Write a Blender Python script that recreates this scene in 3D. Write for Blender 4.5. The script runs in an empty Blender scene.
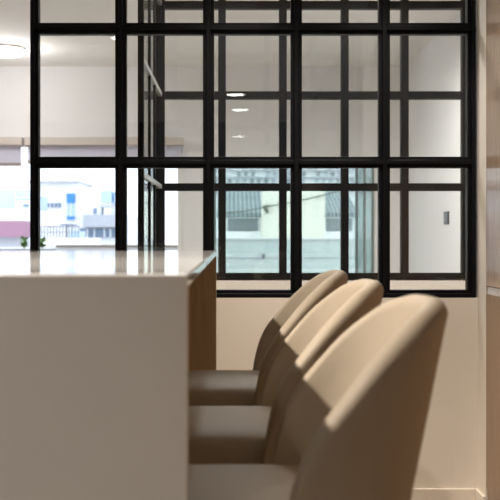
import bpy, bmesh, math, random
from mathutils import Vector, Matrix
random.seed(4)
SC = bpy.context.scene
COL = SC.collection

# ------------------------------------------------------------------ camera, world, exposure
CAM_Z = 0.97
cd = bpy.data.cameras.new('camera'); cam = bpy.data.objects.new('camera', cd); COL.objects.link(cam)
cam.location = (0, 0, CAM_Z); cam.rotation_euler = (math.pi/2, 0, 0)
cd.sensor_width = 36; cd.lens = 72; cd.shift_x = 0.032; cd.shift_y = -0.027
cd.clip_start = 0.02; cd.clip_end = 400
cd.dof.use_dof = True; cd.dof.focus_distance = 3.5; cd.dof.aperture_fstop = 8.0
SC.camera = cam
SC.view_settings.view_transform = 'Standard'; SC.view_settings.look = 'None'
SC.view_settings.gamma = 1.0; SC.view_settings.exposure = 0.0
SC.view_settings.use_curve_mapping = False
SC.cycles.transparent_max_bounces = 24
SC.cycles.max_bounces = 10; SC.cycles.diffuse_bounces = 6
SC.cycles.sample_clamp_indirect = 6.0
SC.cycles.use_denoising = True

world = bpy.data.worlds.new('world'); SC.world = world; world.use_nodes = True
bg = world.node_tree.nodes['Background']
bg.inputs[0].default_value = (0.90, 0.955, 1.0, 1); bg.inputs[1].default_value = 4.2

CHAIR_SPOT_W = 260.0
WALL_SPOT_W = 115.0
ROOM_W = 125.0
LIVING_W = 15.0
BOX_FILL_W = 55.0
FAR_FILL_W = 145.0
FRONT_FILL_W = 60.0

# ------------------------------------------------------------------ materials
def new_mat(name):
    m = bpy.data.materials.new(name); m.use_nodes = True
    return m, m.node_tree, m.node_tree.nodes['Principled BSDF']

def plain(name, col, rough=0.5, metal=0.0, bump=0.0, bscale=200.0, var=0.0, vscale=3.0, spec=0.5, coat=0.0):
    m, nt, b = new_mat(name)
    b.inputs['Base Color'].default_value = (*col, 1)
    b.inputs['Roughness'].default_value = rough
    b.inputs['Metallic'].default_value = metal
    b.inputs['Specular IOR Level'].default_value = spec
    b.inputs['Coat Weight'].default_value = coat
    tc = nt.nodes.new('ShaderNodeTexCoord')
    if var > 0:
        n = nt.nodes.new('ShaderNodeTexNoise'); n.inputs['Scale'].default_value = vscale
        n.inputs['Detail'].default_value = 4
        r = nt.nodes.new('ShaderNodeValToRGB')
        r.color_ramp.elements[0].position = 0.3; r.color_ramp.elements[1].position = 0.7
        r.color_ramp.elements[0].color = (*[c*(1-var) for c in col], 1)
        r.color_ramp.elements[1].color = (*[min(1, c*(1+var)) for c in col], 1)
        nt.links.new(tc.outputs['Object'], n.inputs['Vector'])
        nt.links.new(n.outputs['Fac'], r.inputs['Fac']); nt.links.new(r.outputs['Color'], b.inputs['Base Color'])
    if bump > 0:
        n2 = nt.nodes.new('ShaderNodeTexNoise'); n2.inputs['Scale'].default_value = bscale
        bp = nt.nodes.new('ShaderNodeBump'); bp.inputs['Strength'].default_value = bump; bp.inputs['Distance'].default_value = 0.002
        nt.links.new(tc.outputs['Object'], n2.inputs['Vector'])
        nt.links.new(n2.outputs['Fac'], bp.inputs['Height']); nt.links.new(bp.outputs['Normal'], b.inputs['Normal'])
    return m

def wood(name, c1, c2, rough, scale=(14, 14, 0.8), spec=0.5):
    m, nt, b = new_mat(name)
    tc = nt.nodes.new('ShaderNodeTexCoord'); mp = nt.nodes.new('ShaderNodeMapping')
    mp.inputs['Scale'].default_value = scale
    n = nt.nodes.new('ShaderNodeTexNoise'); n.inputs['Scale'].default_value = 5; n.inputs['Detail'].default_value = 8
    n.inputs['Roughness'].default_value = 0.6
    r = nt.nodes.new('ShaderNodeValToRGB')
    r.color_ramp.elements[0].position = 0.32; r.color_ramp.elements[1].position = 0.68
    r.color_ramp.elements[0].color = (*c1, 1); r.color_ramp.elements[1].color = (*c2, 1)
    nt.links.new(tc.outputs['Object'], mp.inputs['Vector']); nt.links.new(mp.outputs['Vector'], n.inputs['Vector'])
    nt.links.new(n.outputs['Fac'], r.inputs['Fac']); nt.links.new(r.outputs['Color'], b.inputs['Base Color'])
    b.inputs['Roughness'].default_value = rough; b.inputs['Specular IOR Level'].default_value = spec
    return m

def glass(name, tint, ior=1.5, rough=0.0):
    m = bpy.data.materials.new(name); m.use_nodes = True; nt = m.node_tree; nt.nodes.clear()
    out = nt.nodes.new('ShaderNodeOutputMaterial'); mix = nt.nodes.new('ShaderNodeMixShader')
    tr = nt.nodes.new('ShaderNodeBsdfTransparent'); gl = nt.nodes.new('ShaderNodeBsdfGlossy')
    tr.inputs[0].default_value = (*tint, 1); gl.inputs['Roughness'].default_value = rough
    fr = nt.nodes.new('ShaderNodeFresnel'); geo = nt.nodes.new('ShaderNodeNewGeometry')
    mr = nt.nodes.new('ShaderNodeMapRange')          # thin sheet: same reflectance on both faces
    mr.inputs['To Min'].default_value = ior; mr.inputs['To Max'].default_value = 1/ior
    nt.links.new(geo.outputs['Backfacing'], mr.inputs['Value']); nt.links.new(mr.outputs['Result'], fr.inputs['IOR'])
    nt.links.new(fr.outputs['Fac'], mix.inputs['Fac'])
    nt.links.new(tr.outputs[0], mix.inputs[1]); nt.links.new(gl.outputs[0], mix.inputs[2])
    nt.links.new(mix.outputs[0], out.inputs['Surface'])
    return m

def fabric_blind(name, col, trans=0.5):
    m = bpy.data.materials.new(name); m.use_nodes = True; nt = m.node_tree; nt.nodes.clear()
    out = nt.nodes.new('ShaderNodeOutputMaterial'); mix = nt.nodes.new('ShaderNodeMixShader')
    d = nt.nodes.new('ShaderNodeBsdfDiffuse'); t = nt.nodes.new('ShaderNodeBsdfTranslucent')
    d.inputs[0].default_value = (*col, 1); t.inputs[0].default_value = (*col, 1)
    mix.inputs[0].default_value = trans
    nt.links.new(d.outputs[0], mix.inputs[1]); nt.links.new(t.outputs[0], mix.inputs[2]); nt.links.new(mix.outputs[0], out.inputs[0])
    return m

def emit(name, col, s):
    m, nt, b = new_mat(name)
    b.inputs['Base Color'].default_value = (*col, 1)
    b.inputs['Emission Color'].default_value = (*col, 1); b.inputs['Emission Strength'].default_value = s
    return m

M = {}
M['wall'] = plain('warm white wall paint', (0.79, 0.725, 0.645), 0.75, bump=0.05, bscale=300)
M['white_wall'] = plain('white wall paint', (0.79, 0.79, 0.805), 0.8, bump=0.05, bscale=300)
M['ceiling'] = plain('ceiling paint', (0.83, 0.82, 0.81), 0.85, bump=0.04, bscale=250)
M['floor'] = wood('pale oak floor', (0.38, 0.32, 0.25), (0.48, 0.41, 0.33), 0.45, (8, 0.7, 8))
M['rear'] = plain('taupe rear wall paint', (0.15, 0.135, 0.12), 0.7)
M['base'] = plain('skirting paint', (0.80, 0.73, 0.65), 0.45)
M['steel'] = plain('black steel', (0.004, 0.004, 0.0055), 0.45, 0.0, bump=0.03, bscale=400, spec=0.15)
M['steel_far'] = plain('black steel satin', (0.005, 0.005, 0.006), 0.5, 0.0, bump=0.03, bscale=400, spec=0.12)
M['glass'] = glass('clear glass', (0.985, 0.99, 0.985))
M['window_glass'] = glass('window glass', (0.76, 0.77, 0.79))
M['tint_glass'] = glass('tinted window glass', (0.66, 0.715, 0.71))
M['stone'] = plain('white porcelain slab', (0.80, 0.785, 0.76), 0.10, var=0.02, vscale=5, coat=0.3)
M['stone_side'] = plain('satin porcelain slab', (0.86, 0.84, 0.81), 0.4, var=0.03, vscale=4)
M['island_wood'] = wood('island walnut panel', (0.44, 0.325, 0.20), (0.52, 0.40, 0.26), 0.5)
M['cab'] = wood('oak laminate', (0.33, 0.23, 0.16), (0.47, 0.345, 0.25), 0.18, (22, 22, 0.9), spec=0.85)  # wood lightened beyond the lower door's to paint in the window reflection
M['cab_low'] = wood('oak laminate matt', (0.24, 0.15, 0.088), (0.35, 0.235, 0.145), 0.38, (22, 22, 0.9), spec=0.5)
M['cab_edge'] = plain('pale finger channel', (0.82, 0.79, 0.78), 0.35)
M['cab_body'] = plain('cabinet carcass', (0.35, 0.26, 0.19), 0.6)
M['leather'] = plain('beige upholstery', (0.375, 0.312, 0.238), 0.55, bump=0.12, bscale=500, var=0.02, vscale=8, spec=0.22)
M['leg'] = plain('dark bronze metal', (0.05, 0.04, 0.035), 0.35, 0.7)
M['white_frame'] = plain('white window frame', (0.82, 0.82, 0.82), 0.4)
M['grey_frame'] = plain('grey green aluminium', (0.16, 0.22, 0.23), 0.4, 0.2)
M['pelmet'] = plain('beige pelmet', (0.58, 0.53, 0.49), 0.6)
M['blind'] = fabric_blind('blind fabric', (0.74, 0.73, 0.80), 0.38)
M['blind_bar'] = plain('blind bottom bar', (0.36, 0.31, 0.30), 0.5)
M['switch'] = plain('black switch plastic', (0.02, 0.02, 0.022), 0.4)
M['trimwhite'] = plain('lamp trim', (0.85, 0.84, 0.82), 0.4)
M['lamp'] = emit('downlight diffuser', (1.0, 0.97, 0.93), 24.0)
M['living_lamp'] = emit('ceiling lamp diffuser', (1.0, 0.97, 0.93), 9.0)
M['ext_white'] = plain('white render', (0.84, 0.84, 0.85), 0.85, var=0.02, vscale=1)
M['ext_cream'] = plain('cream render', (0.76, 0.73, 0.64), 0.85, var=0.03, vscale=0.6)
M['ext_grey'] = plain('pale grey render', (0.50, 0.52, 0.57), 0.85, var=0.03, vscale=1)
M['ext_teal'] = plain('pale parapet paint', (0.74, 0.80, 0.80), 0.8, var=0.02, vscale=2)
M['ext_blue'] = plain('blue spandrel', (0.05, 0.26, 0.72), 0.5)
M['ext_sky'] = plain('pale blue cladding', (0.48, 0.64, 0.82), 0.5)
M['ext_pink'] = plain('mauve awning', (0.36, 0.20, 0.28), 0.8)
M['ext_win'] = plain('dark window', (0.27, 0.31, 0.33), 0.3)
M['ext_win_blue'] = plain('blue grey window', (0.20, 0.27, 0.38), 0.3)
M['ext_rail'] = plain('railing metal', (0.20, 0.22, 0.28), 0.5)
M['cap'] = plain('brown coping', (0.30, 0.24, 0.20), 0.6)
M['terrace'] = plain('terrace tiles', (0.55, 0.53, 0.50), 0.7, var=0.05, vscale=4)
M['ground'] = plain('street asphalt', (0.25, 0.25, 0.25), 0.9, var=0.1, vscale=0.3)
M['leaf'] = plain('plant leaf', (0.22, 0.37, 0.10), 0.5, var=0.25, vscale=20)
M['pot'] = plain('planter concrete', (0.42, 0.42, 0.44), 0.8)
M['soil'] = plain('soil', (0.06, 0.04, 0.03), 0.95)
M['cable'] = plain('cable rubber', (0.12, 0.13, 0.11), 0.6)

def tiles(name, c1, c2, scale):
    m, nt, b = new_mat(name)
    tc = nt.nodes.new('ShaderNodeTexCoord'); w = nt.nodes.new('ShaderNodeTexWave')
    w.wave_type = 'BANDS'; w.bands_direction = 'X'; w.inputs['Scale'].default_value = scale; w.inputs['Distortion'].default_value = 0.6
    r = nt.nodes.new('ShaderNodeValToRGB'); r.color_ramp.elements[0].color = (*c1, 1); r.color_ramp.elements[1].color = (*c2, 1)
    nt.links.new(tc.outputs['Object'], w.inputs['Vector']); nt.links.new(w.outputs['Fac'], r.inputs['Fac'])
    nt.links.new(r.outputs['Color'], b.inputs['Base Color']); b.inputs['Roughness'].default_value = 0.8
    bp = nt.nodes.new('ShaderNodeBump'); bp.inputs['Strength'].default_value = 0.6; bp.inputs['Distance'].default_value = 0.05
    nt.links.new(w.outputs['Fac'], bp.inputs['Height']); nt.links.new(bp.outputs['Normal'], b.inputs['Normal'])
    return m
M['roof'] = tiles('grey roof tiles', (0.15, 0.19, 0.21), (0.34, 0.39, 0.41), 3.0)

# ------------------------------------------------------------------ mesh helpers
def box(bm, x0, x1, y0, y1, z0, z1):
    v = [bm.verts.new((x, y, z)) for x in (x0, x1) for y in (y0, y1) for z in (z0, z1)]
    for f in ((0, 1, 3, 2), (4, 6, 7, 5), (0, 4, 5, 1), (2, 3, 7, 6), (0, 2, 6, 4), (1, 5, 7, 3)):
        bm.faces.new([v[i] for i in f])

def cyl(bm, p0, p1, r0, r1=None, seg=20):
    r1 = r0 if r1 is None else r1
    p0, p1 = Vector(p0), Vector(p1); d = (p1-p0).normalized()
    a = d.orthogonal().normalized(); b = d.cross(a)
    A = []; B = []
    for i in range(seg):
        t = 2*math.pi*i/seg; n = a*math.cos(t)+b*math.sin(t)
        A.append(bm.verts.new(p0+n*r0)); B.append(bm.verts.new(p1+n*r1))
    for i in range(seg):
        j = (i+1) % seg; bm.faces.new((A[i], A[j], B[j], B[i]))
    bm.faces.new(A[::-1]); bm.faces.new(B)

def mesh_obj(name, bm, mat, parent=None, bevel=0.0, seg=2, smooth=False, subsurf=0, loc=None):
    bmesh.ops.recalc_face_normals(bm, faces=bm.faces)
    me = bpy.data.meshes.new(name); bm.to_mesh(me); bm.free()
    me.materials.append(mat)
    o = bpy.data.objects.new(name, me); COL.objects.link(o)
    if parent is not None: o.parent = parent
    if loc is not None: o.location = loc
    if bevel > 0:
        md = o.modifiers.new('edge', 'BEVEL'); md.width = bevel; md.segments = seg; md.limit_method = 'ANGLE'
        md.angle_limit = math.radians(40)
    if subsurf:
        md = o.modifiers.new('sub', 'SUBSURF'); md.levels = subsurf; md.render_levels = subsurf
    if smooth or bevel > 0:
        for p in me.polygons: p.use_smooth = True
        if not smooth:
            try: me.set_sharp_from_angle(angle=math.radians(40))
            except Exception: pass
    return o

def bx(name, x0, x1, y0, y1, z0, z1, mat, parent=None, bevel=0.0, seg=2):
    bm = bmesh.new(); box(bm, x0, x1, y0, y1, z0, z1)
    return mesh_obj(name, bm, mat, parent, bevel, seg)

def tag(o, label=None, cat=None, group=None, kind=None):
    if label: o['label'] = label
    if cat: o['category'] = cat
    if group: o['group'] = group
    if kind: o['kind'] = kind
    return o

def empty(name, loc=(0, 0, 0), rz=0.0):
    o = bpy.data.objects.new(name, None); COL.objects.link(o); o.location = loc; o.rotation_euler.z = rz
    o.empty_display_size = 0.1
    return o

def struct(o, label=None, cat=None):
    o['kind'] = 'structure'
    if label: o['label'] = label
    if cat: o['category'] = cat
    return o

def copy_tree(o, parent=None):
    c = o.copy(); COL.objects.link(c)
    if parent is not None: c.parent = parent
    for ch in [x for x in bpy.data.objects if x.parent == o]:
        copy_tree(ch, c)
    return c

VX, VY, F = 234.0, 236.5, 1000.0
def px(x, Y): return (x-VX)/F*Y
def pz(y, Y): return CAM_Z-(y-VY)/F*Y

CEIL = 2.5
YP = 3.62            # near glazed partition
YB = 5.25            # second glazed partition
YF = 9.0             # outer window wall
XR = 0.883           # kitchen's right wall
XFR = 1.534          # far room's right wall

# ------------------------------------------------------------------ room shell
struct(bx('floor', -4.6, 3.2, -6.2, YF+0.12, -0.12, 0.0, M['floor']), 'pale wood floor running through kitchen and far room', 'floor')
struct(bx('ceiling', -4.6, 3.2, -6.2, YF+0.12, CEIL, CEIL+0.12, M['ceiling']), 'plain off white ceiling over the rooms', 'ceiling')
struct(bx('wall_left', -4.6, -4.5, -6.2, YF+0.12, 0, CEIL, M['white_wall']), 'white wall closing the open space', 'wall')
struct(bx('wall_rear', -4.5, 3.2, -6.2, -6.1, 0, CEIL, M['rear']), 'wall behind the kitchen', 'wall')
YC0, YC1 = 2.90, 3.505                       # tall cabinet in the right wall
w = bmesh.new()
box(w, XR, XR+0.6, YC1, YP+0.10, 0, CEIL)
struct(mesh_obj('wall_right', w, M['wall']), 'beige kitchen wall beside the tall oak cabinet', 'wall')
struct(bx('wall_back', px(30, YP), XR, YP, YP+0.10, 0, pz(297.8, YP), M['wall'], None), 'low beige wall below the black glazed partition', 'wall')
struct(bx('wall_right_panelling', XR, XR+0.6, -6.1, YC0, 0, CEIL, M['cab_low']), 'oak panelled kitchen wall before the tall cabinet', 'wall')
# box behind the partition
struct(bx('wall_inner_right', XR+0.36, XR+0.6, YP+0.10, YB+0.08, 0, CEIL, M['white_wall']), 'white side wall between the two glazed partitions', 'wall')
struct(bx('wall_inner_back', -0.415, XR+0.36, YB, YB+0.08, 0, pz(278.6, YB), M['wall']), 'low beige wall below the farther glazed partition', 'wall')
struct(bx('wall_inner_left', -0.415, -0.375, 4.18, YB, 0, pz(278.6, YB), M['wall']), 'low wall below the glazed side of the inner room', 'wall')
struct(bx('wall_far_right', XFR, XFR+0.12, YB+0.08, YF, 0, CEIL, M['white_wall']), 'white far room wall carrying the black switch', 'wall')

# outer wall with its two openings
LX0, LX1, LZ1 = -4.0, px(183, YF), pz(141, YF)
RX0, RX1, RZ0, RZ1 = px(212, YF), px(374.5, YF), 0.45, pz(161, YF)
f = bmesh.new()
y0, y1 = YF, YF+0.12
box(f, -4.5, LX0, y0, y1, 0, CEIL)
box(f, LX0, LX1, y0, y1, LZ1, CEIL)
box(f, LX1, RX0, y0, y1, 0, CEIL)
box(f, RX0, RX1, y0, y1, RZ1, CEIL); box(f, RX0, RX1, y0, y1, 0, RZ0)
box(f, RX1, 3.2, y0, y1, 0, CEIL)
struct(mesh_obj('wall_outer', f, M['white_wall']), 'white outer wall with the windows to the terrace', 'wall')

# skirting
zb = pz(489, YP-0.012)
struct(bx('baseboard_back', -0.06, XR-0.012, YP-0.012, YP, 0, zb, M['base'], None, 0.002), 'pale skirting board under the glazed partition', 'skirting board')
struct(bx('baseboard_right', XR-0.012, XR, YC1, YP, 0, zb, M['base'], None, 0.002), 'pale skirting board on the wall stub beside the oak cabinet', 'skirting board')

# ------------------------------------------------------------------ near glazed partition (window_1)
def grid_window(name, xs, zs, Y, depth, bar, bead, bead_depth, mat, label, gmat, bz=None):
    """xs, zs: centre lines of the bars (frame included)."""
    root = empty(name, (0, Y, 0)); struct(root, label, 'window')
    h = bar/2
    fr = bmesh.new()
    x0, x1, z0, z1 = xs[0], xs[-1], zs[0], zs[-1]
    box(fr, x0-h, x0+h, 0, depth, z0-h, z1+h); box(fr, x1-h, x1+h, 0, depth, z0-h, z1+h)
    box(fr, x0+h, x1-h, 0, depth, z0-h, z0+h); box(fr, x0+h, x1-h, 0, depth, z1-h, z1+h)
    mesh_obj('frame', fr, mat, root, 0.0012)
    for x in xs[1:-1]:
        bx('mullion', x-h, x+h, 0, depth, z0+h, z1-h, mat, root, 0.0012)
    for z in zs[1:-1]:
        b = bmesh.new()
        for a, c in zip(xs[:-1], xs[1:]):
            box(b, a+h, c-h, 0, depth, z-h, z+h)
        mesh_obj('transom', b, mat, root, 0.0012)
    g = bmesh.new()
    o = (depth-bead_depth)/2
    for a, c in zip(xs[:-1], xs[1:]):
        for p, q in zip(zs[:-1], zs[1:]):
            if bead > 0:
                b = bmesh.new()
                X0, X1, Z0, Z1 = a+h, c-h, p+h, q-h
                box(b, X0, X0+bead, o, o+bead_depth, Z0, Z1); box(b, X1-bead, X1, o, o+bead_depth, Z0, Z1)
                box(b, X0+bead, X1-bead, o, o+bead_depth, Z0, Z0+bead); box(b, X0+bead, X1-bead, o, o+bead_depth, Z1-bead, Z1)
                mesh_obj('glazing_bead', b, mat, root, 0.001)
            e = bead if bead > 0 else 0
            box(g, a+h+e, c-h-e, depth/2-0.003, depth/2+0.003, p+h+e, q-h-e)
    mesh_obj('glass_pane', g, gmat, root)
    return root

bar, bead = 0.0155, 0.0125
xs = [px(v, YP) for v in (32.2, 120.3, 208.4, 296.6, 385.0)] + [px(476, YP)-bar/2]
zs = [pz(v, YP) for v in (295.8, 162.0, 27.6)]
zs += [zs[-1]+0.4865, CEIL-bar/2]
grid_window('window_1', xs, zs, YP, 0.06, bar, bead, 0.036, M['steel'], 'near black steel framed glass partition above the low beige wall', M['glass'])
# window base sits on wall_back; the wall runs up to the frame's underside

# second partition (window_2)
bar2 = 0.040
xs2 = [px(v, YB) for v in (160, 222, 283, 345, 405)] + [px(466, YB)]
zs2 = [pz(276.8, YB), pz(187, YB), pz(95, YB), pz(4.5, YB), CEIL-0.02]
grid_window('window_2', xs2, zs2, YB, 0.045, bar2, 0.0, 0.03, M['steel_far'], 'farther black steel framed glass partition across the inner room', M['glass'])

# side partition (window_3), running back from the near partition
XS = px(160, YB)
sw = empty('window_3', (XS, 0, 0)); struct(sw, 'black framed glass side of the inner room seen almost edge on', 'window')
zlo, zhi = zs2[0], CEIL
bx('frame', -0.012, 0.012, 4.16, 4.20, zlo-0.02, zhi, M['steel_far'], sw, 0.001)
for yv in (4.56, 4.85):
    bx('mullion', -0.004, 0.009, yv-0.012, yv+0.012, zlo, zhi, M['steel_far'], sw, 0.001)
bx('corner_post', px(155.3, YB)-XS, px(165, YB)-XS, YB-0.022, YB-0.001, zlo-0.02, zhi, M['steel_far'], sw, 0.001)
def glare_metal():
    return plain('satin grey metal', (0.42, 0.41, 0.40), 0.35, 0.6)  # black steel greyed to paint in the glare along the transoms
glare_mat = glare_metal()
for z in zs2[:-1]:
    bx('transom', -0.012, 0.012, 4.20, YB-0.023, z-0.011, z+0.011, glare_mat if z != zs2[0] else M['steel_far'], sw, 0.001)
bx('glass_pane', -0.003, 0.003, 4.20, YB-0.023, zlo, zhi, M['glass'], sw)

# ------------------------------------------------------------------ outer windows
wl = empty('window_4', (0, YF, 0)); struct(wl, 'wide white framed window to the terrace beyond the open passage', 'window')
fr = bmesh.new(); t = 0.05
box(fr, LX0, LX1, 0.04, 0.09, LZ1-t, LZ1); box(fr, LX0, LX1, 0.04, 0.09, 0.0, t)
box(fr, LX0, LX0+t, 0.04, 0.09, t, LZ1-t); box(fr, LX1-t, LX1, 0.04, 0.09, t, LZ1-t)
mesh_obj('frame', fr, M['white_frame'], wl, 0.003)
for xv in (px(121, YF),):
    bx('mullion', xv-0.022, xv+0.022, 0.035, 0.095, t, LZ1-t, M['white_frame'], wl, 0.003)
bx('glass_pane', LX0+t, LX1-t, 0.062, 0.068, t, LZ1-t, M['window_glass'], wl)

wr = empty('window_5', (0, YF, 0)); struct(wr, 'tinted sliding window behind the inner room, overlooking the tiled roofs', 'window')
fr = bmesh.new(); t = 0.035
box(fr, RX0, RX1, 0.03, 0.10, RZ1-t, RZ1); box(fr, RX0, RX1, 0.03, 0.10, RZ0, RZ0+t)
box(fr, RX0, RX0+t, 0.03, 0.10, RZ0+t, RZ1-t); box(fr, RX1-t*0.5, RX1, 0.03, 0.10, RZ0+t, RZ1-t)
mesh_obj('frame', fr, M['grey_frame'], wr, 0.002)
for xv, hw in ((px(357, YF), 0.012), (px(365, YF), 0.010)):
    bx('sash_stile', xv-hw, xv+hw, 0.02, 0.06, RZ0+t, RZ1-t, M['grey_frame'], wr, 0.002)
bx('glass_pane', RX0+t, RX1-t*0.5, 0.075, 0.081, RZ0+t, RZ1-t, M['tint_glass'], wr)
bx('sliding_pane', px(357, YF), RX1-t*0.5, 0.038, 0.044, RZ0+t, RZ1-t, M['tint_glass'], wr)

# roller blinds in the wide window
def blind(x0, x1, zb, label):
    r = empty('roller_blind', ((x0+x1)/2, YF-0.005, 0)); tag(r, label, 'blind', 'roller blinds of the wide window')
    hw = (x1-x0)/2
    bx('pelmet', -hw-0.01, hw+0.01, -0.09, 0, pz(146, YF), pz(138, YF), M['pelmet'], r, 0.004)
    bx('fabric', -hw+0.01, hw-0.01, -0.03, -0.027, zb, pz(145, YF), M['blind'], r)
    bx('bottom_bar', -hw+0.01, hw-0.01, -0.038, -0.02, zb-0.03, zb, M['blind_bar'], r, 0.004)
zbl = pz(163, YF)
blind(px(-150, YF), px(23, YF), zbl, 'half lowered pale roller blind over the passage beside the glass partition')
blind(px(27.5, YF), px(119, YF), zbl+0.02, 'pale roller blind seen through the first column of panes of the partition')
blind(px(123, YF), px(183, YF), zbl+0.02, 'narrow pale roller blind seen behind the glazed side of the inner room')

# ------------------------------------------------------------------ tall cabinet in the right wall
tc = empty('tall_cabinet', (XR, (YC0+YC1)/2, 0))
tag(tc, 'tall oak fronted built-in cabinet at the end of the kitchen wall', 'cabinet')
hw = (YC1-YC0)/2
zg0, zg1 = 0.768, 0.797
bx('body', 0.022, 0.58, -hw+0.001, hw-0.001, 0.0, CEIL-0.005, M['cab_body'], tc)
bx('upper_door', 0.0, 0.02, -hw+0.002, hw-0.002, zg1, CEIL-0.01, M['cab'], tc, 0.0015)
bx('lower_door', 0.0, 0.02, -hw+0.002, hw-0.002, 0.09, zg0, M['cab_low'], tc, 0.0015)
ch = bmesh.new()
box(ch, 0.003, 0.021, -hw+0.004, hw-0.012, zg0+0.001, zg1-0.0015)
mesh_obj('finger_channel', ch, M['cab_edge'], tc, 0.001)
bx('plinth', 0.006, 0.02, -hw+0.002, hw-0.002, 0.0, 0.085, M['cab_body'], tc)

# ------------------------------------------------------------------ island
XE = -0.0535; ZT = CAM_Z-0.0435; YI0, YI1 = 1.145, 3.10; XI0 = -1.05; TH = 0.016
isl = empty('kitchen_island', (0, 0, 0))
tag(isl, 'white stone kitchen island with waterfall ends, stools tucked under one side', 'kitchen island')
bx('worktop', XI0, XE, YI0+TH+0.0003, YI1, ZT-TH, ZT, M['stone'], isl, 0.003, 3)
bx('end_panel', XI0, XE, YI0, YI0+TH, 0.0, ZT, M['stone_side'], isl, 0.002, 3)
bx('end_panel', XI0, XE-0.001, YI1-0.03, YI1, 0.0, ZT-TH-0.0004, M['island_wood'], isl, 0.0015)
bx('cabinet_body', XI0+0.01, -0.48, YI0+TH, YI1-0.03, 0.0, ZT-TH-0.0004, M['island_wood'], isl)

# ------------------------------------------------------------------ bar stools
RIM = [(.058, .560), (.063, .61), (.069, .650), (.079, .688), (.102, .734), (.137, .773), (.177, .817), (.202, .840), (.245, .874), (.275, .888), (.29, .890)]
def rim_z(x):
    if x <= RIM[0][0]: return RIM[0][1]
    for (a, za), (b, zb_) in zip(RIM[:-1], RIM[1:]):
        if x <= b:
            t = (x-a)/(b-a); return za+(zb_-za)*t
    return RIM[-1][1]

def shell_bm():
    bm = bmesh.new()
    AX, AY, XC, EX = 0.225, 0.215, 0.06, 2.25
    path = []
    n = 60
    for i in range(n+1):
        th = -math.pi/2+math.pi*i/n
        c, s = math.cos(th), math.sin(th)
        path.append((XC+AX*abs(c)**(2/EX), AY*math.copysign(abs(s)**(2/EX), s)))
        # resample evenly
    L = [0]
    for a, b in zip(path[:-1], path[1:]): L.append(L[-1]+math.dist(a, b))
    N = 120; pts = []
    for k in range(N+1):
        s = L[-1]*k/N; j = max(i for i in range(len(L)) if L[i] <= s+1e-9); j = min(j, len(path)-2)
        t = (s-L[j])/max(1e-9, L[j+1]-L[j]); pts.append((path[j][0]+(path[j+1][0]-path[j][0])*t, path[j][1]+(path[j+1][1]-path[j][1])*t))
    # smoothed rim heights
    zr = [rim_z(p[0]) for p in pts]
    for _ in range(3):
        zr = [zr[0]]+[(zr[i-1]+2*zr[i]+zr[i+1])/4 for i in range(1, N)]+[zr[-1]]
    T = 0.036; r = T/2; ZB = 0.49
    rings = []
    for k, (X, Y) in enumerate(pts):
        a = pts[max(0, k-1)]; b = pts[min(N, k+1)]
        tx, ty = b[0]-a[0], b[1]-a[1]; l = math.hypot(tx, ty); nx, ny = ty/l, -tx/l   # outward
        zt = zr[k]-r
        def P(z, off):
            d = 0.893-z
            sx = 1-0.76*d; sy = 1-0.28*d
            if z < 0.58:
                q = (0.58-z)/0.09; e = 0.10*q*q; sx -= e; sy -= e
            return (0.02+(X-0.02)*sx+nx*off, Y*sy+ny*off, z)
        prof = []
        for i in range(10):
            z = ZB+(zt-ZB)*i/9; prof.append(P(z, 0))
        for i in range(1, 8):
            ph = math.pi*i/8
            x, y, _ = P(zt, -r+r*math.cos(ph)); prof.append((x, y, zt+r*math.sin(ph)))
        zi = min(0.575, zt-0.02)
        for i in range(8):
            z = zt+(zi-zt)*i/7; prof.append(P(z, -T))
        rings.append([bm.verts.new(p) for p in prof])
    m = len(rings[0])
    for A, B in zip(rings[:-1], rings[1:]):
        for i in range(m-1): bm.faces.new((A[i], B[i], B[i+1], A[i+1]))
    bm.faces.new(rings[0]); bm.faces.new(rings[-1][::-1])
    # close underneath / inside
    for A, B in zip(rings[:-1], rings[1:]): bm.faces.new((B[0], A[0], A[m-1], B[m-1]))
    return bm

def seat_bm():
    bm = bmesh.new()
    CX, AX, AY, EX = 0.0, 0.205, 0.176, 3.4
    prof = [(0.0, .500), (0.80, .500), (0.93, .510), (0.985, .540), (1.0, .575), (0.985, .602), (0.94, .619), (0.85, .628), (0.6, .634), (0.3, .637)]
    n = 64; rings = []
    bot = bm.verts.new((CX, 0, .5)); top = bm.verts.new((CX, 0, .638))
    for s, z in prof[1:]:
        R = []
        for i in range(n):
            th = 2*math.pi*i/n; c, q = math.cos(th), math.sin(th)
            R.append(bm.verts.new((CX+AX*s*math.copysign(abs(c)**(2/EX), c), AY*s*math.copysign(abs(q)**(2/EX), q), z)))
        rings.append(R)
    for A, B in zip(rings[:-1], rings[1:]):
        for i in range(n): j = (i+1) % n; bm.faces.new((A[i], A[j], B[j], B[i]))
    for i in range(n):
        j = (i+1) % n; bm.faces.new((rings[0][j], rings[0][i], bot)); bm.faces.new((rings[-1][i], rings[-1][j], top))
    return bm

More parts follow.
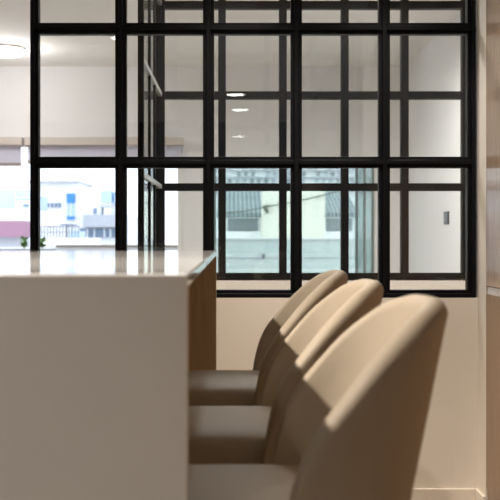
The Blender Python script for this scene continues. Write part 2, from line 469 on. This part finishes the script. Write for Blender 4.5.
def make_stool(label):
    r = empty('bar_stool', (0, 0, 0)); tag(r, label, 'bar stool', 'beige stools along the island')
    mesh_obj('seat', seat_bm(), M['leather'], r, smooth=True)
    mesh_obj('backrest', shell_bm(), M['leather'], r, smooth=True)
    bx('seat_frame', -0.14, 0.15, -0.14, 0.14, 0.478, 0.502, M['leg'], r, 0.006)
    for sx in (-1, 1):
        for sy in (-1, 1):
            b = bmesh.new(); cyl(b, (0.005+sx*0.12, sy*0.12, 0.485), (0.005+sx*0.185, sy*0.175, 0.0), 0.015, 0.010)
            mesh_obj('leg', b, M['leg'], r, smooth=False)
    def at(sx, sy, z):
        t = (0.485-z)/0.485; return (0.005+sx*(0.12+0.065*t), sy*(0.12+0.055*t), z)
    b = bmesh.new()
    for p, q in (((-1, -1), (-1, 1)), ((-1, 1), (1, 1)), ((1, 1), (1, -1)), ((1, -1), (-1, -1))):
        cyl(b, at(*p, 0.20), at(*q, 0.20), 0.008, seg=12)
    mesh_obj('footrest', b, M['leg'], r)
    return r

stool_labels = ['beige upholstered bar stool nearest the camera, largest of the row along the island',
                'beige upholstered bar stool in the middle of the row at the island',
                'beige upholstered bar stool closest to the glazed partition, smallest of the row']
st = make_stool(stool_labels[0])
stools = [(0.002, 1.352, 0), (-0.004, 1.87, 0), (-0.008, 2.41, 0)]
for i, (x, y, a) in enumerate(stools):
    o = st if i == 0 else copy_tree(st)
    o.location = (x, y, 0); o.rotation_euler.z = math.radians(a); o['label'] = stool_labels[i]

# ------------------------------------------------------------------ lamps
def spot(parent, name, power, half, blend, target, size, col=(1.0, 0.90, 0.78)):
    l = bpy.data.lights.new(name, 'SPOT'); l.energy = power; l.spot_size = 2*half; l.spot_blend = blend
    l.shadow_soft_size = size; l.color = col
    o = bpy.data.objects.new(name, l); COL.objects.link(o); o.parent = parent
    o.location = (0, 0, -0.035)
    d = Vector(target)-(Vector(parent.location)+Vector(o.location))
    o.rotation_euler = d.to_track_quat('-Z', 'Y').to_euler()
    return o

def downlight(x, y, r, label):
    e = empty('downlight', (x, y, CEIL)); tag(e, label, 'ceiling light', 'recessed kitchen downlights')
    b = bmesh.new()
    n = 32; A, B, C, D = [], [], [], []
    for i in range(n):
        t = 2*math.pi*i/n; c, s = math.cos(t), math.sin(t)
        A.append(b.verts.new((c*(r+.015), s*(r+.015), 0.0))); B.append(b.verts.new((c*(r+.013), s*(r+.013), -0.006)))
        C.append(b.verts.new((c*r, s*r, -0.006))); D.append(b.verts.new((c*r, s*r, 0.0)))
    for P, Q in ((A, B), (B, C), (C, D)):
        for i in range(n): j = (i+1) % n; b.faces.new((P[i], P[j], Q[j], Q[i]))
    mesh_obj('trim_ring', b, M['trimwhite'], e, smooth=False)
    b = bmesh.new(); cyl(b, (0, 0, -0.004), (0, 0, 0.0), r-0.001, seg=32)
    mesh_obj('diffuser', b, M['lamp'], e)
    return e

for i, y in enumerate((1.15, 2.05)):
    e = downlight(-1.50, y, 0.045, ['small recessed downlight over the working side of the island, nearer the camera',
                                  'small recessed downlight over the working side of the island, nearer the partition'][i])
    spot(e, 'downlight_beam', CHAIR_SPOT_W, math.radians(27), 0.6, (0.12, y+0.12, 0.75), 0.03)
for i, x in enumerate((0.02, 0.55)):
    e = downlight(x, 3.02, 0.045, ['small recessed downlight washing the low wall beside the island end',
                                 'small recessed downlight washing the low wall beside the tall cabinet'][i])
    spot(e, 'downlight_beam', WALL_SPOT_W, math.radians(24), 0.9, (x, 3.62, 0.92), 0.05)
for i, (x, y) in enumerate(((0.02, -3.46), (0.07, -4.75))):
    e = downlight(x, y, 0.10, ['round recessed downlight behind the camera, mirrored in the partition glass',
                               'round recessed downlight near the rear kitchen wall, mirrored in the partition glass'][i])
    spot(e, 'downlight_beam', ROOM_W, math.radians(60), 0.6, (x, y, 0), 0.09, (1.0, 0.97, 0.93))

e = downlight(-0.9, -0.40, 0.05, 'recessed downlight before the near stone end of the island')  # lamp added out of view to brighten the island's end face
spot(e, 'downlight_beam', FRONT_FILL_W, math.radians(34), 1.0, (-0.75, 0.75, 0.3), 0.06, (1.0, 0.95, 0.90))
for i, (x, y) in enumerate(((0.0, 4.45), (0.75, 4.45))):  # unseen lamps added to brighten the inner room
    e = downlight(x, y, 0.06, ['recessed downlight in the inner room ceiling over the second pane column',
                               'recessed downlight in the inner room ceiling near its white side wall'][i])
    spot(e, 'downlight_beam', BOX_FILL_W, math.radians(75), 0.5, (x, y, 0), 0.06, (1.0, 0.985, 0.96))
for i, (x, y) in enumerate(((-0.35, 6.0), (0.40, 6.0), (-2.0, 5.6))):  # out-of-view fill lamps added for the far room and passage
    e = downlight(x, y, 0.06, ['recessed downlight in the far room ceiling behind the second partition',
                               'recessed downlight in the far room ceiling beside the switch wall',
                               'recessed downlight in the open passage ceiling'][i])
    spot(e, 'downlight_beam', FAR_FILL_W if x > 0 else 26.0, math.radians(80), 0.5, (x, y+0.3, 0), 0.06, (1.0, 0.97, 0.93))
lx, ly = px(4, 8.1), 8.1
lm = empty('ceiling_lamp', (lx, ly, CEIL)); tag(lm, 'bright round flush ceiling lamp in the far room', 'ceiling light')
b = bmesh.new(); cyl(b, (0, 0, -0.02), (0, 0, 0), 0.17, seg=40); mesh_obj('base_plate', b, M['trimwhite'], lm, 0.003)
b = bmesh.new(); cyl(b, (0, 0, -0.055), (0, 0, -0.02), 0.15, 0.165, seg=40); mesh_obj('diffuser', b, M['living_lamp'], lm, 0.01, 3)
pl = bpy.data.lights.new('ceiling_lamp_light', 'POINT'); pl.energy = LIVING_W; pl.shadow_soft_size = 0.12; pl.color = (1.0, 0.97, 0.94)
po = bpy.data.objects.new('ceiling_lamp_light', pl); COL.objects.link(po); po.parent = lm; po.location = (0, 0, -0.20)

# switch on the far right wall
swt = empty('light_switch', (XFR, 7.2, pz(218, 7.2)))
tag(swt, 'small black light switch on the white wall of the far room', 'light switch')
bx('plate', -0.010, 0.0, -0.075, 0.075, -0.046, 0.046, M['switch'], swt, 0.002)
bx('rocker', -0.014, -0.010, -0.05, 0.05, -0.030, 0.030, plain('grey switch rocker', (0.05, 0.05, 0.055), 0.3), swt, 0.002)

# ------------------------------------------------------------------ terrace and the buildings outside
struct(bx('ground', -80, 80, YF+0.2, 160, -12.2, -12.0, M['ground']), 'street level below the terrace', 'ground')
struct(bx('floor_terrace', -8, 6, YF+0.12, 12.2, -0.15, -0.02, M['terrace']), 'tiled terrace outside the windows', 'floor')
YW = 11.6
p1 = empty('terrace_parapet', (0, YW, 0)); tag(p1, 'white terrace parapet with a brown coping below the white buildings', 'parapet')
bx('wall_panel', -7, px(206, YW), 0, 0.15, -0.02, pz(247, YW), M['ext_white'], p1)
bx('coping', px(56, YW), px(206, YW), -0.03, 0.18, pz(247, YW), pz(245, YW), M['cap'], p1, 0.004)
p2 = empty('terrace_parapet', (0, YW, 0)); tag(p2, 'pale green grey terrace parapet behind the tinted sliding window', 'parapet')
bx('wall_panel', px(206, YW), 5, 0, 0.15, -0.02, pz(240, YW), M['ext_teal'], p2)
bx('coping', px(206, YW), 5, -0.02, 0.17, pz(240, YW), pz(238, YW), M['ext_white'], p2, 0.004)
bx('joint_strip', px(206, YW), 5, -0.006, 0, pz(258.5, YW), pz(257.5, YW), M['ext_grey'], p2)
bx('drain_spout', px(262, YW), px(264.6, YW), -0.05, 0, pz(259, YW), pz(254, YW), M['ext_rail'], p2, 0.004)

# planter with leafy plants
YN = 10.9
pt = empty('planter', (px(36, YN), YN, 0)); tag(pt, 'grey concrete planter on the terrace holding two leafy plants', 'planter')
bx('trough', px(-10, YN)-px(36, YN), px(56, YN)-px(36, YN), -0.15, 0.15, -0.02, pz(250, YN), M['pot'], pt, 0.01)
bx('soil', px(-9, YN)-px(36, YN), px(55, YN)-px(36, YN), -0.13, 0.13, pz(250, YN), pz(249.5, YN), M['soil'], pt)
def plant(cx, ytop, label, nl):
    x = px(cx, YN); zb0 = pz(249.5, YN); zt = pz(ytop, YN)
    r = empty('leafy_plant', (x, YN, zb0)); tag(r, label, 'plant', 'plants in the terrace planter')
    H = zt-zb0
    b = bmesh.new(); s = bmesh.new()
    for i in range(nl):
        a = random.uniform(0, 2*math.pi); ll = random.uniform(0.045, 0.07); z = H*random.uniform(0.25, 0.95)
        tip = Vector((math.cos(a)*ll*0.9, math.sin(a)*ll*0.6, z+ll*0.35)); base = Vector((0, 0, z-0.02))
        d = tip-base; side = d.cross(Vector((0, 0, 1))).normalized()*0.022; mid = base+d*0.55
        up = Vector((0, 0, 0.006))
        v = [b.verts.new(q) for q in (base, mid+side, tip, mid-side, mid+up)]
        for q in ((0, 1, 4), (1, 2, 4), (2, 3, 4), (3, 0, 4)): b.faces.new([v[k] for k in q])
    cyl(s, (0, 0, 0), (0, 0, H*0.9), 0.006, 0.003, 8)
    mesh_obj('foliage', b, M['leaf'], r); mesh_obj('stem', s, M['leaf'], r)
plant(24, 236.5, 'small leafy plant in the planter beside the partition post', 36)
plant(42, 237, 'small leafy plant in the planter seen through the first pane', 26)

def bld(name, Y, label):
    r = empty(name, (0, Y, -12)); tag(r, label, 'building'); return r
def part(name, r, x0, x1, ya, yb, mat, d0=0.0, d1=3.0, ground=False):
    """front face at the building's own distance; x, y read off the photograph's frame at that distance"""
    Y = r.location.y
    return bx(name, px(x0, Y), px(x1, Y), d0, d1, 0 if ground else pz(yb, Y)+12, pz(ya, Y)+12, mat, r)

A = bld('white_building', 42, 'white flat roofed block with a blue stair window, beyond the terrace')
part('wall', A, 30, 79, 182, 0, M['ext_white'], 0, 4, True)
part('roof_slab', A, 29, 80, 181, 182.5, M['ext_grey'], -0.2, 4.2)
for xa in (42, 56, 61, 70, 73): part('roof_vent', A, xa, xa+2.2, 179.2, 181, M['ext_grey'], 2, 3)
part('stair_window', A, 67.5, 75, 194, 219, M['ext_sky'], -0.10, 0.02)
part('blue_panel', A, 67.5, 75, 193.5, 203, M['ext_blue'], -0.16, 0.0)
part('blue_panel', A, 67.5, 75, 216.5, 219.5, M['ext_blue'], -0.16, 0.0)
part('window_bar', A, 70.8, 71.6, 203, 216.5, M['ext_white'], -0.16, 0.0)
for xa in (47, 51, 55, 58.5): part('window', A, xa, xa+2.4, 203, 207.5, M['ext_win_blue'], -0.06, 0.02)

Bb = bld('terraced_building', 36, 'pale stepped building with a grey portal frame on its roof terrace')
part('wall', Bb, 79.5, 126, 215, 0, M['ext_white'], 0, 7, True)
part('upper_block', Bb, 79.5, 101, 196, 215, M['ext_white'], 3, 7)
part('blue_block', Bb, 90, 102, 187, 199, M['ext_sky'], 2.8, 6)
part('blue_block', Bb, 105, 109, 188, 200, M['ext_sky'], 2.8, 6)
part('chimney', Bb, 86, 89, 186.5, 190, M['ext_grey'], 4, 4.8)
part('portal_frame', Bb, 94, 108, 203, 206, M['ext_grey'], 1.5, 2.2)
part('portal_frame', Bb, 94, 96, 206, 215, M['ext_grey'], 1.5, 2.2)
part('portal_frame', Bb, 106, 108, 206, 215, M['ext_grey'], 1.5, 2.2)
part('dark_window', Bb, 82, 85.5, 206, 212, M['ext_win_blue'], 2.9, 3.05)
part('sloped_roof', Bb, 85, 126, 215, 227, M['ext_grey'], -0.5, 0.0)
part('window_band', Bb, 80, 118, 228.5, 237.5, M['ext_win_blue'], -0.08, 0.02)
for xa in (87, 94, 104, 110): part('window_post', Bb, xa, xa+1.5, 228.5, 237.5, M['ext_white'], -0.14, 0)

Cc = bld('balcony_building', 30, 'pale building whose balcony carries a mauve awning, beside the passage')
part('wall', Cc, -60, 25, 188, 0, M['ext_sky'], 1.2, 1.8, True)
part('cladding_joint', Cc, 6.5, 7.3, 188, 209, M['ext_white'], 1.1, 1.25)
part('cladding_joint', Cc, 7, 25, 196, 197, M['ext_white'], 1.1, 1.25)
part('window_panel', Cc, 8, 25, 198.5, 209, M['ext_white'], 1.1, 1.25)
part('window', Cc, 16, 21, 203, 206, M['ext_win_blue'], 1.0, 1.15)
part('blue_panel', Cc, 25, 29, 194, 208, M['ext_sky'], 1.1, 3)
part('balcony', Cc, -60, 25, 209, 221, M['ext_white'], 0, 1.2)
part('awning', Cc, -60, 25, 221, 237, M['ext_pink'], -0.1, 1.2)
part('lower_wall', Cc, -60, 27, 237, 0, M['ext_grey'], 0.2, 1.2, True)

# low roof terrace with railing in front of the white block
Dd = bld('roof_terrace', 26, 'low white roof terrace with grey railings and tables below the white block')
part('wall', Dd, 30, 80, 238, 0, M['ext_white'], 0, 4, True)
part('top_rail', Dd, 40, 79, 226, 226.9, M['ext_rail'], 0.1, 0.14)
part('low_rail', Dd, 40, 79, 232, 232.6, M['ext_rail'], 0.1, 0.14)
for i in range(13):
    part('post', Dd, 40+i*3.1, 40.7+i*3.1, 226, 238, M['ext_rail'], 0.1, 0.14)
part('table', Dd, 54, 65, 223.5, 225, M['ext_rail'], 1.0, 2.0)
part('table_leg', Dd, 57, 58, 225, 238, M['ext_rail'], 1.4, 1.5)
part('table_leg', Dd, 62.5, 63.5, 225, 238, M['ext_rail'], 1.4, 1.5)
part('blue_box', Dd, 66, 76, 231, 238, M['ext_sky'], 0.6, 1.6)

# right side: tiled roof houses, blank cream block, distant apartments
def tiled_house(x0, x1, wx0, wx1, Y, label):
    r = bld('tiled_roof_house', Y, label)
    part('wall', r, x0-8, x1+1.5, 212, 0, M['ext_white'], 0, 6, True)
    part('window', r, wx0, wx1, 218.5, 231, M['ext_win'], -0.04, 0.02)
    part('lintel', r, wx0-3, wx1+4, 216.0, 218.5, M['ext_white'], -0.12, 0)
    part('ledge', r, x0-8, x1+1.5, 231.5, 238, M['ext_white'], -0.35, 0)
    # pitched roof, eaves towards the viewer
    b = bmesh.new()
    X0, X1 = px(x0-8, Y), px(x1, Y); ze = pz(213, Y)+12; zr = ze+2.6*0.52
    prof = [(-0.35, ze), (2.6, ze+0.80), (2.6, ze+0.6), (-0.35, ze-0.12)]
    V = [[b.verts.new((x, y, z)) for y, z in prof] for x in (X0, X1)]
    for i in range(4): j = (i+1) % 4; b.faces.new((V[0][i], V[0][j], V[1][j], V[1][i]))
    b.faces.new(V[0][::-1]); b.faces.new(V[1])
    mesh_obj('roof', b, M['roof'], r)
    return r
tiled_house(225, 262, 228, 258, 24, 'white house with grey tiled roof and wide window, in the second partition column')
tiled_house(331, 356, 326, 352, 27, 'white house with grey tiled roof partly behind the cream block')
E = bld('cream_block', 22, 'blank cream rendered block between the two tiled houses')
part('wall', E, 263, 325, 186, 0, M['ext_cream'], 0, 1.5, True)
E2 = bld('apartment_building', 60, 'distant apartment building with rows of windows above the tiled roofs')
part('wall', E2, 190, 380, 120, 0, M['ext_white'], 0, 10, True)
for r_ in range(6):
    for c_ in range(20):
        xa = 214+c_*7.2+(r_ % 2)*1.5
        if xa > 352 or random.random() < 0.15: continue
        part('window', E2, xa, xa+random.choice((3.0, 3.8)), 151+r_*7.0, 155+r_*7.0, M['ext_win'] if random.random() < 0.6 else M['ext_grey'], -0.1, 0.02)
    part('floor_band', E2, 190, 380, 156.2+r_*7, 157+r_*7, M['ext_grey'], -0.25, 0)

# overhead cable with its clamp
cu = bmesh.new()
YQ = 21.93
pts = [Vector((px(x, YQ), YQ, pz(y, YQ))) for x, y in ((225, 213), (245, 211), (266, 207), (285, 203.5), (310, 198.5), (335, 192), (372, 182))]
for a, c in zip(pts[:-1], pts[1:]): cyl(cu, a, c, 0.013, seg=8)
ce = empty('overhead_cable', (0, 0, 0)); tag(ce, 'thin cable with a dark clamp strung across the cream block', 'cable')
mesh_obj('wire', cu, M['cable'], ce)
b = bmesh.new()
cyl(b, (px(264, YQ), YQ, pz(206, YQ)), (px(268, YQ), YQ, pz(213, YQ)), 0.05, 0.03, 10); cyl(b, (px(263, YQ), YQ, pz(207, YQ)), (px(270, YQ), YQ, pz(206, YQ)), 0.035, 0.02, 10)
for xq, yq in ((264.3, 207.6), (318, 196.8)): bx('wall_bracket', px(xq, YQ)-0.02, px(xq, YQ)+0.02, YQ, 21.999, pz(yq, YQ)-0.02, pz(yq, YQ)+0.02, M['cable'], ce)
mesh_obj('clamp', b, M['cable'], ce)
